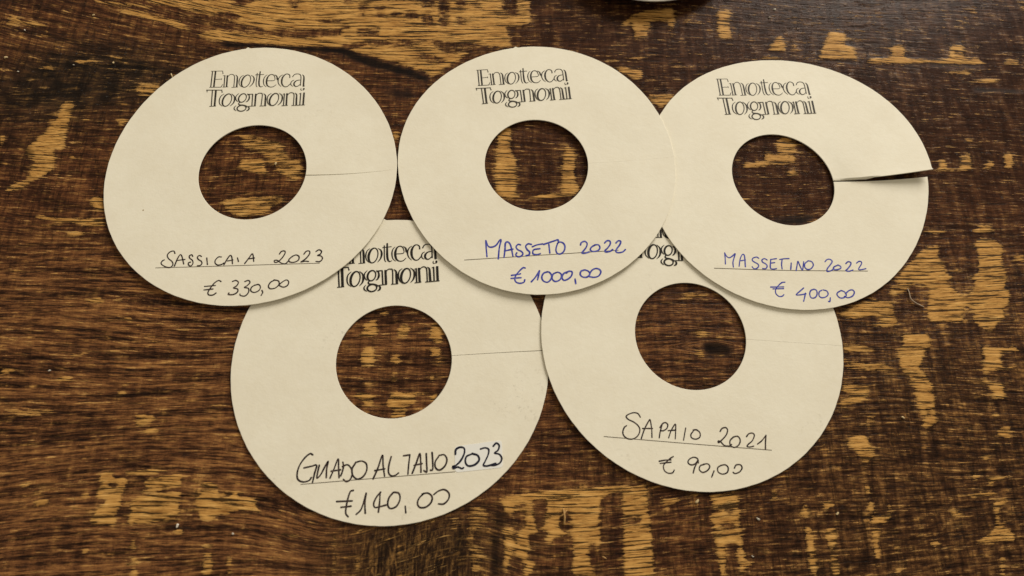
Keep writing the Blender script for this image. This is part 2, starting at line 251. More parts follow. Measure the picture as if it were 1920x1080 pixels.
ext = lambda a: np.concatenate([a, a[rim]]).astype(np.float32)
for nm, arr in (('wear', f_wear), ('crack_shade', f_dark), ('knot', z_knot), ('near', f_near)):
    me.attributes.new(nm, 'FLOAT', 'POINT').data.foreach_set('value', ext(arr))
me.attributes.new('grain', 'FLOAT_VECTOR', 'POINT').data.foreach_set('vector', np.stack([ext(Ug), ext(Vg), 0*ext(Ug)], 1).ravel())
me.attributes.new('zone', 'FLOAT_COLOR', 'POINT').data.foreach_set('color', np.stack([ext(z_streak), ext(z_purple), ext(z_black), ext(np.clip(z_weave, 0, 1))], 1).ravel())

t = NT('worn_stained_wood')
G = t.attr('grain').outputs['Vector']
fw = t.attr('wear').outputs['Fac']; fc = t.attr('crack_shade').outputs['Fac']
za = t.attr('zone'); sep = t.node('ShaderNodeSeparateColor'); t.put(sep.inputs[0], za.outputs['Color'])
zs, zp, zb = sep.outputs; zwv = za.outputs['Alpha']
broad = t.mapr(t.noise(G, (.020, .30, 1), 2, .5), .34, .66)
fine = t.mapr(t.noise(G, (.045, .85, 1), 3, .55, off=(3, 7, 0)), .34, .66)
fibre = t.mapr(t.noise(G, (.20, 2.2, 1), 4, .68, off=(11, 2, 0)), .33, .67)
saw = t.mapr(t.noise(G, (.36, .06, 1), 4, .62, off=(5, 5, 4)), .35, .65)
blot = t.mapr(t.noise(G, (.16, .20, 1), 4, .6, off=(2, 9, 4)), .32, .68)
cell = t.mapr(t.noise(G, (.42, .50, 1), 3, .6, off=(8, 1, 2)), .34, .66)
pit = t.noise(G, (.9, 1.1, 1), 4, .7, off=(1, 4, 2)); grit = t.mapr(t.noise(G, (2.6, 3.6, 1), 3, .7, off=(6, 4, 2)), .3, .7)
def blend(*terms):
    v_ = .5
    for x, k_ in terms: v_ = t.math('ADD', v_, t.math('MULTIPLY', t.math('SUBTRACT', x, .5), k_))
    return v_
# stained tone
c_base = t.ramp(blend((broad, .24), (fine, .36), (fibre, .46), (saw, .22), (cell, .14), (grit, .24)), [(.04, (22, 12, 8)), (.40, (58, 35, 23)), (.62, (92, 57, 35)), (.95, (144, 97, 55))])
c_str = t.ramp(blend((broad, .30), (fine, .46), (fibre, .56), (saw, .12), (cell, .08), (grit, .24)), [(.04, (22, 13, 9)), (.34, (56, 35, 23)), (.58, (106, 69, 42)), (.95, (166, 117, 68))])
c_pur = t.ramp(blend((broad, .10), (fine, .22), (fibre, .34), (blot, .24), (saw, .1+.20), (grit, .24)), [(.05, (26, 14, 9)), (.5, (54, 33, 23)), (.95, (96, 64, 43))])
c_blk = t.ramp(blend((blot, .5), (fine, .4), (fibre, .25), (grit, .24)), [(.05, (14, 11, 9)), (.45, (38, 29, 22)), (.72, (66, 47, 32)), (.98, (118, 82, 48))])
c_wv = t.ramp(blend((broad, .12), (fine, .38), (fibre, .50), (saw, .24), (cell, .28), (grit, .24)), [(.04, (18, 11, 7)), (.40, (52, 33, 21)), (.62, (82, 55, 33)), (.97, (148, 106, 60))])
stain = t.mix(zwv, c_base, c_wv); stain = t.mix(zs, stain, c_str); stain = t.mix(zp, stain, c_pur); stain = t.mix(zb, stain, c_blk)
kn = blend((t.mapr(t.noise(G, (.75, .10, 1), 4, .65, 1.2, off=(2, 6, 9)), .36, .64), .60), (t.mapr(t.noise(G, (1.3, .5, 1), 4, .7, .8, off=(12, 6, 9)), .34, .66), .42), (grit, .2))
c_kn = t.ramp(kn, [(.05, (18, 12, 8)), (.42, (48, 33, 22)), (.62, (76, 54, 32)), (.80, (108, 80, 44)), (.97, (150, 108, 62))])
stain = t.mix(t.attr('knot').outputs['Fac'], stain, c_kn)
# pale wood under the worn stain, its edge broken along the fibres
br = blend((fine, .62), (fibre, .80), (cell, .26), (grit, .18))
mask = t.mapr(t.math('ADD', fw, t.math('SUBTRACT', br, .5)), .37, .50, smooth=True)
tan_v = t.math('ADD', t.math('MULTIPLY', fibre, .42), t.math('ADD', t.math('MULTIPLY', fine, .28), t.math('ADD', t.math('MULTIPLY', blot, .20), t.math('MULTIPLY', grit, .10))))
c_tan = t.ramp(tan_v, [(.15, (122, 80, 38)), (.40, (174, 128, 68)), (.65, (202, 154, 86)), (.9, (222, 180, 112))])
alpha = t.math('MULTIPLY', mask, t.mapr(fw, .3, .85, .62, 1.))
# small random chips of lost stain
near = t.attr('near').outputs['Fac']
chn = t.math('ADD', t.noise(G, (.13, .85, 1), 4, .64, off=(31, 17, 5)), t.math('ADD', t.math('MULTIPLY', t.math('SUBTRACT', saw, .5), .13), t.math('SUBTRACT', t.math('MULTIPLY', near, .17), t.math('MULTIPLY', zp, .035))))
chip = t.mapr(chn, .66, .71)
wash = t.math('MULTIPLY', t.mapr(chn, .54, .70), t.mapr(fibre, .2, .8, .08, .38))          # half worn stain round the bare patches
alpha = t.math('MAXIMUM', alpha, t.math('MAXIMUM', t.math('MULTIPLY', chip, .8), wash))
col = t.mix(alpha, stain, c_tan)
sl_ = t.noise(G, (.24, .03, 1), 3, .6, off=(15, 25, 4)); vl = t.mapr(t.math('ABSOLUTE', t.math('SUBTRACT', sl_, .5)), .004, .028, 1, 0)
vl = t.math('MULTIPLY', t.math('MULTIPLY', vl, t.math('SUBTRACT', 1, alpha)), t.mapr(cell, .2, .8, .2, .75))
col = t.mix(t.math('MULTIPLY', vl, t.math('SUBTRACT', 1, t.math('MAXIMUM', zp, t.math('MULTIPLY', zs, .75)))), col, lin((24, 15, 10)))
# thin dark fissures along the grain
fis = t.mapr(t.noise(G, (.05, .9, 1), 5, .62, off=(21, 3, 7)), .61, .67)
fis2 = t.mapr(t.noise(G, (.13, 2.2, 1), 4, .6, off=(41, 13, 2)), .61, .68)
fis3 = t.math('MULTIPLY', t.mapr(t.noise(G, (.06, 1.25, 1), 4, .65, off=(51, 23, 2)), .535, .57), mask)
fsum = t.math('MAXIMUM', t.math('MULTIPLY', fis, .85), t.math('MULTIPLY', fis2, .7))
fsum = t.math('MAXIMUM', fsum, t.math('MULTIPLY', fis3, .92))
col = t.mix(fsum, col, lin((26, 16, 10)))
ck = t.mapr(t.math('ADD', fc, t.math('MULTIPLY', t.math('SUBTRACT', fine, .5), .30)), .18, .75)
col = t.mix(t.math('MULTIPLY', ck, .92), col, lin((15, 10, 8)))
t.put(t.b.inputs['Base Color'], col)
t.put(t.b.inputs['Roughness'], t.math('ADD', t.math('MAXIMUM', t.mapr(alpha, 0, 1, 0, .50), t.mapr(zp, 0, 1, .30, .17)), t.math('ADD', t.math('MULTIPLY', fine, .06), t.math('MULTIPLY', fc, .5))))
bead = t.mapr(t.noise(G, (.75, 1.0, 1), 3, .6, off=(71, 4, 2)), .63, .76)
t.put(t.b.inputs['Specular IOR Level'], t.math('ADD', .06, t.math('MULTIPLY', t.math('MULTIPLY', t.math('ADD', zp, zb), bead), .5)))
hgt = t.math('MULTIPLY', t.math('ADD', t.math('MULTIPLY', fine, .45), t.math('MULTIPLY', fibre, .28)), t.mapr(zp, 0, 1, 1, .22))
hgt = t.math('ADD', hgt, t.math('MULTIPLY', alpha, .5)); hgt = t.math('SUBTRACT', hgt, fsum)
hgt = t.math('ADD', hgt, t.math('MULTIPLY', t.math('MULTIPLY', bead, t.math('ADD', t.math('ADD', zp, zb), .12)), 2.6))
t.put(t.b.inputs['Normal'], t.bump(hgt, .00016, .9))
table = link('wooden_table', me, t.m)
tag(table, 'dark stained wooden table top worn through to pale wood', 'table', kind='structure')
# ------------------------------------------------------------------ the five ring tags
RAD, KH, TH = .05, .37065, .00045
CEN = np.array([(-0.09484, 0.11926), (0.00261, 0.13709), (0.09285, 0.14573), (-0.03462, 0.05809), (0.06113, 0.08102)])
AN = np.array([(-0.01597, 0.0085), (-0.00883, 0.00144), (-0.00156, -0.03462), (0.00036, 0.00282), (0.00185, -0.00117)])     # slightly out of round
HO = np.array([(0.00022, -0.00129, 0.00282, 0.002), (-0.00015, -0.00085, 0.0039, 0.00153), (-0.00187, -0.00106, 0.0082, 0.00218), (0.00062, 0.00047, -0.00745, -0.00139), (-0.00073, -4e-05, -0.00069, 0.00041)])
RIM = {0: [0.00131, -0.00197, -0.00727, -0.01659, 0.004, 0.00831, -0.00476, 0.00049, 0.00139],
       1: [-0.00551, 0.00269, 0.00657, -0.00988, -0.00203, -0.00376, 0.00409, 0.00327, -0.00255],
       2: [0.02831, 0.00132, 0.01642, 0.00082, 0.02985, -0.00623, 0.01066, -0.00517, 0.00213]}           # hand-cut rims: harmonics of the radius
LEAN = [((.70, -.71), .0001, .0010), ((.8, -.6), .0001, .0016), ((-.47, -.88), .0001, .0009), ((0, -1), .00005, 0), ((-.98, -.2), .00005, .00055)]
SLIT_PX = [((575.5, 322.5), (743, 317)), ((1102.5, 302.5), (1266, 294)), ((1565, 335.8), (1739, 328.5)), ((848, 668.5), (1024, 657)), ((1399, 636), (1581, 648.5))]
GAPS = [(.00036, .00001), (.00003, .00002), (.0006, .0013), (.00012, .00022), (.00006, .00004)]
NIBS_PX = [(465, 89), (967, 90), (1746, 322), (720, 414), None]
LIFT = [0, 0, .0031, 0, 0]

def lean_z(i, x, y):
    d, b, s = LEAN[i]
    return b + s*(((x-CEN[i][0])*d[0]+(y-CEN[i][1])*d[1])/RAD*.5+.5) + TH
def on_card(i, px, py):                                     # pixel -> local x, y on the card's face
    z = lean_z(i, *CEN[i])
    for _ in range(5):
        p = at(px, py, z); z = lean_z(i, p[0], p[1])
    return np.array([p[0]-CEN[i][0], p[1]-CEN[i][1]])
SLIT = []
for i in range(5):
    a, b = (on_card(i, *q) for q in SLIT_PX[i])
    SLIT.append((math.atan2(a[1], a[0]), math.atan2(b[1], b[0])))
def face_z(i, x, y):                                        # local x, y -> height of the card's upper face (scalar or array)
    z = lean_z(i, x+CEN[i][0], y+CEN[i][1])
    if LIFT[i]:
        r = np.hypot(x, y); sl = SLIT[i][0]+(SLIT[i][1]-SLIT[i][0])*np.clip((r/RAD-KH)/(1-KH), 0, 1.05); a = (np.arctan2(y, x)-sl+4e-4) % (2*np.pi)
        z = z + LIFT[i]*np.clip(1-a/1.15, 0, 1)**2*np.clip((r/RAD-KH)/(1-KH), 0, 1.1)**.8
    if i != 3:                                              # a soft wave in the board
        z = z + .0001*np.abs(np.sin(x*70+2*i)*np.cos(y*60+i))
    return z

pm = NT('cream_card')
oc = pm.node('ShaderNodeTexCoord').outputs['Object']
oin = pm.node('ShaderNodeObjectInfo'); oi = oin.outputs['Random']; osc = pm.node('ShaderNodeSeparateColor'); pm.put(osc.inputs[0], oin.outputs['Color']); scuff = osc.outputs[0]
va = pm.node('ShaderNodeVectorMath', operation='ADD'); pm.put(va.inputs[0], oc)
cx = pm.node('ShaderNodeCombineXYZ'); pm.put(cx.inputs[2], pm.math('MULTIPLY', oi, 3.)); pm.put(va.inputs[1], cx.outputs[0])
pc = va.outputs[0]
mott = pm.noise(pc, 60., 4, .6); tooth = pm.noise(pc, 1500., 3, .6); tooth2 = pm.noise(pc, 520., 3, .6, off=(3, 1, 2))
c = pm.mix(pm.mapr(mott, .35, .65), lin((228, 222, 204)), lin((233, 228, 211)))
c = pm.mix(pm.mapr(tooth2, .3, .7, 0, .10), c, lin((205, 190, 152)))
# faint grey scuffs and specks
sc = pm.math('MULTIPLY', pm.mapr(pm.noise(pc, 28., 3, .6, off=(9, 2, 4)), .60, .72), pm.mapr(pm.noise(pc, 650., 4, .7, off=(4, 4, 9)), .56, .66))
c = pm.mix(pm.math('MULTIPLY', pm.math('MULTIPLY', sc, .42), scuff), c, lin((120, 108, 88)))
sp = pm.node('ShaderNodeTexVoronoi'); mpv = pm.node('ShaderNodeMapping'); pm.put(mpv.inputs[0], pc); mpv.inputs[3].default_value = (62,)*3
pm.put(sp.inputs['Vector'], mpv.outputs[0]); sp.inputs['Scale'].default_value = 1
c = pm.mix(pm.math('MULTIPLY', pm.mapr(sp.outputs['Distance'], .012, .022, 1, 0), pm.mapr(mott, .50, .56)), c, lin((160, 142, 112)))
pm.put(pm.b.inputs['Base Color'], c)
pm.b.inputs['Roughness'].default_value = .62; pm.b.inputs['Specular IOR Level'].default_value = .25
hh = pm.math('ADD', pm.math('MULTIPLY', tooth, .5), pm.math('ADD', pm.math('MULTIPLY', tooth2, .7), pm.math('MULTIPLY', pm.noise(pc, 45., 2, .5), 3.)))
pm.put(pm.b.inputs['Normal'], pm.bump(hh, .00007, .8))

def ink(name, rgb, rough=.45, pale=None, sc=900.):
    k = NT(name)
    if pale:
        nz = k.noise(k.node('ShaderNodeTexCoord').outputs['Object'], sc, 3, .6)
        k.put(k.b.inputs['Base Color'], k.mix(k.mapr(nz, .42, .70), lin(rgb), lin(pale)))
    else: k.b.inputs['Base Color'].default_value = lin(rgb)
    k.b.inputs['Roughness'].default_value = rough; k.b.inputs['Specular IOR Level'].default_value = .2
    return k.m
M_PRINT = ink('black_print', (20, 16, 12), .6, (38, 32, 25))
M_SOFT = ink('grey_black_print', (40, 36, 30), .6, (66, 60, 50))
M_LINE = ink('fine_print_line', (84, 74, 58), .6)
M_BLACK = ink('black_ballpoint', (34, 26, 28), .4, (84, 70, 64))
M_BLUE = ink('blue_ballpoint', (46, 54, 152), .4, (96, 102, 182))
M_MARK = ink('black_marker', (22, 23, 40), .3, (44, 44, 62))

def make_card(i):
    n, rings = 720, 14
    a0, a1 = SLIT[i]; g0, g1 = GAPS[i]
    V, idx_t = [], np.zeros((rings+1, n+1), int)
    nib = None
    if NIBS_PX[i]:
        q = on_card(i, *NIBS_PX[i]); nib = math.atan2(q[1], q[0])
        if LIFT[i]: nib = a1+.008
    xs = np.zeros((rings+1, n+1)); ys = np.zeros_like(xs)
    rr = np.random.default_rng(i+3)
    ph = rr.uniform(0, 6.28, 6)
    for j in range(rings+1):
        u = j/rings; r0 = RAD*(KH+(1-KH)*u)
        st = a0+(a1-a0)*u; gp = (g0+(g1-g0)*u)/(2*r0)
        a = st+gp+np.linspace(0, 2*np.pi-2*gp, n+1)
        an = AN[i]+(1-u)*HO[i][2:]; off = (1-u)*HO[i][:2]
        s = 1+an[0]*np.cos(2*a)+an[1]*np.sin(2*a)
        if j == rings:
            if nib is not None:
                dd = (a-nib+np.pi) % (2*np.pi)-np.pi; s = s+.013*np.exp(-(dd/.009)**2)
            s = s+.0004*np.sin(37*a+ph[0])+.0003*np.sin(83*a+ph[1])
        if i in RIM:
            k_ = RIM[i]; so_ = 1+k_[0]+sum(k_[2*m-1]*np.cos(m*a)+k_[2*m]*np.sin(m*a) for m in (1, 2, 3, 4))
            s = s+(so_-(1+AN[i][0]*np.cos(2*a)+AN[i][1]*np.sin(2*a)))*u
        xs[j] = off[0]+r0*s*np.cos(a); ys[j] = off[1]+r0*s*np.sin(a)
    zs_ = face_z(i, xs, ys)
    cz = lean_z(i, *CEN[i])
    bm = bmesh.new()
    bev = .00009
    top = [[bm.verts.new((xs[j, k], ys[j, k], zs_[j, k]-cz)) for k in range(n+1)] for j in range(rings+1)]
    bot = [[bm.verts.new((xs[j, k], ys[j, k], zs_[j, k]-cz-TH)) for k in range(n+1)] for j in range(rings+1)]
    def ring_scale(j, d):
        return [((xs[j, k])*(1+d/math.hypot(xs[j, k], ys[j, k])), (ys[j, k])*(1+d/math.hypot(xs[j, k], ys[j, k]))) for k in range(n+1)]
    eo, ei = ring_scale(rings, bev), ring_scale(0, -bev)
    so = [bm.verts.new((eo[k][0], eo[k][1], zs_[rings, k]-cz-bev)) for k in range(n+1)]
    si = [bm.verts.new((ei[k][0], ei[k][1], zs_[0, k]-cz-bev)) for k in range(n+1)]
    F = []
    for j in range(rings):
        for k in range(n): F.append((bm.faces.new((top[j][k], top[j+1][k], top[j+1][k+1], top[j][k+1])), True))
    for k in range(n):
        F.append((bm.faces.new((top[rings][k], so[k], so[k+1], top[rings][k+1])), False))
        F.append((bm.faces.new((so[k], bot[rings][k], bot[rings][k+1], so[k+1])), False))
        F.append((bm.faces.new((si[k], top[0][k], top[0][k+1], si[k+1])), False))
        F.append((bm.faces.new((bot[0][k], si[k], si[k+1], bot[0][k+1])), False))
        for j in range(rings): F.append((bm.faces.new((bot[j+1][k], bot[j][k], bot[j][k+1], bot[j+1][k+1])), True))
    for k, fl in ((0, 1), (n, -1)):
        edge = [[si[k]]+[top[j][k] for j in range(rings+1)]+[so[k]], [bot[0][k]]+[bot[j][k] for j in range(rings+1)]+[bot[rings][k]]]
        for j in range(1, rings+1):
            q = [edge[0][j], edge[0][j+1], edge[1][j+1], edge[1][j]]; F.append((bm.faces.new(q[::fl]), False))
        F.append((bm.faces.new([si[k], top[0][k], bot[0][k]][::fl]), False)); F.append((bm.faces.new([top[rings][k], so[k], bot[rings][k]][::fl]), False))
    for f, sm in F: f.smooth = sm
    for e in bm.edges:
        if len({f.smooth for f in e.link_faces}) > 1 or not e.link_faces[0].smooth: e.smooth = False
    me = bpy.data.meshes.new('ring_tag'); bm.to_mesh(me); bm.free()
    return link('ring_tag', me, pm.m, loc=(CEN[i][0], CEN[i][1], cz)), cz

# ------------------------------------------------------------------ pen strokes and print, as thin ink on the faces
def smooth(pts, step=4):
    p = np.array(pts, float)
    if len(p) < 3:
        return p if len(p) < 2 else np.array([p[0]+(p[1]-p[0])*t_ for t_ in np.linspace(0, 1, 8)])
    q = np.vstack([2*p[0]-p[1], p, 2*p[-1]-p[-2]]); o = []
    for a in range(1, len(q)-2):
        for t_ in np.linspace(0, 1, 9)[:-1]:
            p0, p1, p2, p3 = q[a-1:a+3]
            o.append(.5*((2*p1)+(-p0+p2)*t_+(2*p0-5*p1+4*p2-p3)*t_**2+(-p0+3*p1-3*p2+p3)*t_**3))
    o.append(p[-1]); return np.array(o)
LIFT_INK = [0.]
def ribbon(bm, pts, wd, zf, caps=True):
    """flat ink line along pts (metres, card frame); wd: width or list of widths along it"""
    L = len(pts)
    if np.ndim(wd): wd = np.interp(np.linspace(0, 1, L), np.linspace(0, 1, len(wd)), wd)
    else: wd = np.full(L, wd)
    tg = np.gradient(pts, axis=0); tg /= np.linalg.norm(tg, axis=1)[:, None]+1e-12
    nr = np.stack([-tg[:, 1], tg[:, 0]], 1)
    LIFT_INK[0] += 1.2e-6; dz = 3.5e-5+LIFT_INK[0]
    A = pts+nr*wd[:, None]/2; B = pts-nr*wd[:, None]/2
    mk = lambda q: bm.verts.new((q[0], q[1], zf(q[0], q[1])+dz))
    va_, vb_ = [mk(q) for q in A], [mk(q) for q in B]
    for k in range(L-1): bm.faces.new((vb_[k], vb_[k+1], va_[k+1], va_[k]))
    if caps:
        for e, sgn in ((0, -1), (L-1, 1)):
            arc = [mk(pts[e]+wd[e]/2*(math.cos(a)*nr[e]+sgn*math.sin(a)*tg[e])) for a in np.linspace(0, math.pi, 7)[1:-1]]
            loop = [va_[e]]+arc+[vb_[e]]
            bm.faces.new(loop if sgn < 0 else loop[::-1])
def finish(name, bm, mat, parent):
    bmesh.ops.recalc_face_normals(bm, faces=bm.faces)
    for f in bm.faces:
        if f.normal.z < 0: f.normal_flip()
    me = bpy.data.meshes.new(name); bm.to_mesh(me); bm.free()
    return link(name, me, mat, parent)

def pen(i, name, strokes, ox, oy, sc, wpx, mat, parent, cz, jit=0.16):
    bm = bmesh.new(); LIFT_INK[0] = 0
    zf = lambda x, y: float(face_z(i, x, y))-cz
    mmpp = np.linalg.norm(on_card(i, ox+200, oy)-on_card(i, ox+100, oy))/100
    r = np.random.default_rng(len(strokes)+i)
    for s in strokes:
        p = smooth(s)
        q = np.array([on_card(i, ox+x/sc, oy+y/sc) for x, y in p])
        wds = wpx*mmpp*(1+jit*r.uniform(-1, 1, max(4, len(s))))
        ribbon(bm, q, list(wds), zf)
    return finish(name, bm, mat, parent)

# printed heading, drawn once in the frame of the tag at the top centre
def ell(cx, cy, rx, ry, tl, tr, slant=-.10, n=40):
    a = np.linspace(0, 2*np.pi, n+1)
    y = ry*np.sin(a); x = rx*np.cos(a)-slant*y*-1
    w_ = np.where(np.cos(a) < 0, tr+(tl-tr)*np.abs(np.cos(a))**1.2, tr)
    return (np.stack([cx+x, cy+y], 1), list(w_))
T_, K_, J_ = 10, 19, 7
HEAD = [
 ([(207,178),(228,403)],14),([(250,175),(272,400)],21),([(185,174),(355,165)],J_),([(350,164),(362,206)],[6,12]),([(262,290),(356,281)],J_),([(354,270),(358,294)],6),([(208,406),(380,396)],8),([(372,398),(392,354)],[12,6]),
 ([(395,228),(415,392)],13),([(368,234),(402,226)],[5,9]),([(430,224),(452,386)],19),([(396,396),(476,388)],7),([(440,244),(465,212),(500,207),(528,225),(540,262),(556,388)],[8,8,8,10,11,11]),([(545,212),(572,234),(582,275),(596,386)],[5,14,20,20]),([(524,393),(614,385)],7),
 ([(662,211),(626,240),(613,290),(626,345),(666,382)],[4,9,13,9,4]),('E',712,295,60,89,22,10),([(765,208),(805,230),(822,275),(812,330),(776,376)],[4,12,19,13,4]),
 ([(848,172),(860,310),(873,358),(890,373)],[10,11,9,5]),([(832,203),(852,180)],5),([(884,146),(895,280),(910,345),(936,368),(966,356)],[14,20,18,10,5]),([(824,200),(946,188)],J_),
 ([(995,189),(966,220),(957,270),(974,330),(1016,366)],[4,9,13,9,4]),([(1012,277),(1110,265),(1104,214),(1080,188),(1046,184),(1017,205),(1002,250),(1006,300),(1026,343),(1066,363),(1112,358),(1150,325)],[7,7,9,10,9,14,21,21,16,9,8,6]),([(1098,184),(1132,206),(1148,244)],[4,14,20]),([(1140,236),(1160,256)],18),
 ([(1216,180),(1180,206),(1163,255),(1180,310),(1226,352)],[4,10,14,10,4]),([(1322,220),(1312,182),(1275,165),(1242,180),(1219,220),(1216,265),(1231,315),(1270,349),(1312,345),(1346,308)],[13,11,8,13,20,22,18,10,9,10]),
 ([(1394,250),(1364,266),(1352,297),(1366,326),(1394,340)],[4,9,12,9,4]),([(1480,244),(1430,255),(1402,285),(1403,318),(1430,340),(1464,332),(1492,302)],[7,10,19,19,11,9,8]),([(1358,206),(1378,171),(1420,159),(1460,169),(1480,210),(1496,326)],[12,9,8,9,11,11]),([(1490,168),(1515,188),(1526,230),(1541,336)],[5,14,20,20]),([(1536,340),(1560,326)],7),
 ([(1514,360),(1512,378),(1524,391),(1536,388)],[5,9,8,4]),([(1541,368),(1556,366),(1556,380),(1542,388)],[10,16,14,8]),
 ([(184,448),(404,438)],9),([(180,442),(195,478)],[12,6]),([(393,440),(409,474)],[6,13]),([(262,445),(294,672)],13),([(312,443),(340,671)],23),([(268,679),(362,670)],8),
 ([(441,490),(402,525),(390,575),(406,635),(452,671)],[4,10,14,10,4]),('E',500,578,61,90,22,11),([(545,484),(590,520),(605,570),(596,620),(560,663)],[4,13,20,14,4]),([(596,556),(618,566)],14),
 ([(650,474),(622,505),(614,540),(634,577),(660,596)],[4,10,13,10,4]),('E',712,538,53,62,18,11),([(768,474),(800,500),(808,545),(792,580),(772,592)],[5,13,19,13,5]),([(770,486),(850,475)],[14,7]),([(692,600),(674,620),(692,638),(742,638),(790,650),(806,668)],[8,13,13,9,9,12]),('E',730,686,62,43,16,12),([(646,650),(624,680),(632,706),(666,729)],[4,12,12,4]),([(810,652),(836,678),(832,704),(804,721)],[6,17,17,5]),([(812,658),(846,650)],8),
 ([(846,478),(870,646)],13),([(842,652),(926,643)],7),([(889,470),(912,641)],20),([(900,492),(922,464),(955,459),(984,480),(1000,642)],[8,8,9,11,11]),([(998,462),(1030,488),(1041,540),(1056,636)],[5,15,21,21]),([(978,643),(1074,635)],7),
 ([(1112,452),(1076,480),(1065,530),(1086,595),(1132,633)],[4,10,14,10,4]),('E',1165,540,60,89,22,11),([(1214,444),(1262,475),(1279,525),(1268,580),(1234,621)],[4,13,20,14,4]),
 ([(1295,455),(1316,621)],13),([(1272,459),(1302,451)],[5,9]),([(1330,444),(1355,613)],20),([(1288,625),(1378,616)],7),([(1344,466),(1366,439),(1400,431),(1429,450),(1440,492),(1456,614)],[8,8,9,11,11,11]),([(1438,433),(1470,458),(1481,520),(1496,606)],[5,15,21,21]),([(1428,615),(1530,608)],7),
 ([(1525,440),(1546,606)],13),([(1500,443),(1532,433)],[5,9]),([(1570,424),(1593,601)],21),([(1506,608),(1618,600)],7)]
def head_pt(x, y): return on_card(1, 870+x/8, 110+y/8)
HA0, HA1 = head_pt(270, 678), head_pt(1615, 600)
HEAD_LINES = []
for it in HEAD:
    if it[0] == 'E': p, w_ = ell(*it[1:])
    else: p, w_ = smooth(it[0]), it[1]
    HEAD_LINES.append((np.array([head_pt(*q) for q in p]), w_))
H_UNIT = np.linalg.norm(HA1-HA0)/1345
ANCH = {0: ((393.1, 199.4), (571.5, 196.9)), 1: ((903.75, 194.75), (1071.9, 185)), 2: ((1359, 214.75), (1530.25, 212.5)), 3: ((632.5, 538.75), (824, 526.5)), 4: ((1204.4, 483.1), (1280.5, 488.9))}
def heading(i, parent, cz):
    HW = (1.12, 1.22, 1.12, 1.55, 1.55)[i]
    s0, s1 = (HA0, HA1) if i != 4 else (head_pt(360, 671), head_pt(926, 643))
    d0, d1 = (on_card(i, *q) for q in ANCH[i])
    zc = complex(*(d1-d0))/complex(*(s1-s0))
    bm = bmesh.new(); LIFT_INK[0] = 0; zf = lambda x, y: float(face_z(i, x, y))-cz
    for p, w_ in HEAD_LINES:
        c_ = (p[:, 0]-s0[0]+1j*(p[:, 1]-s0[1]))*zc
        q = np.stack([c_.real+d0[0], c_.imag+d0[1]], 1)
        ribbon(bm, q, [a*H_UNIT*abs(zc)*HW for a in w_] if np.ndim(w_) else w_*H_UNIT*abs(zc)*HW, zf, caps=False)
    return finish('printed_heading', bm, M_PRINT if i > 2 else M_SOFT, parent)

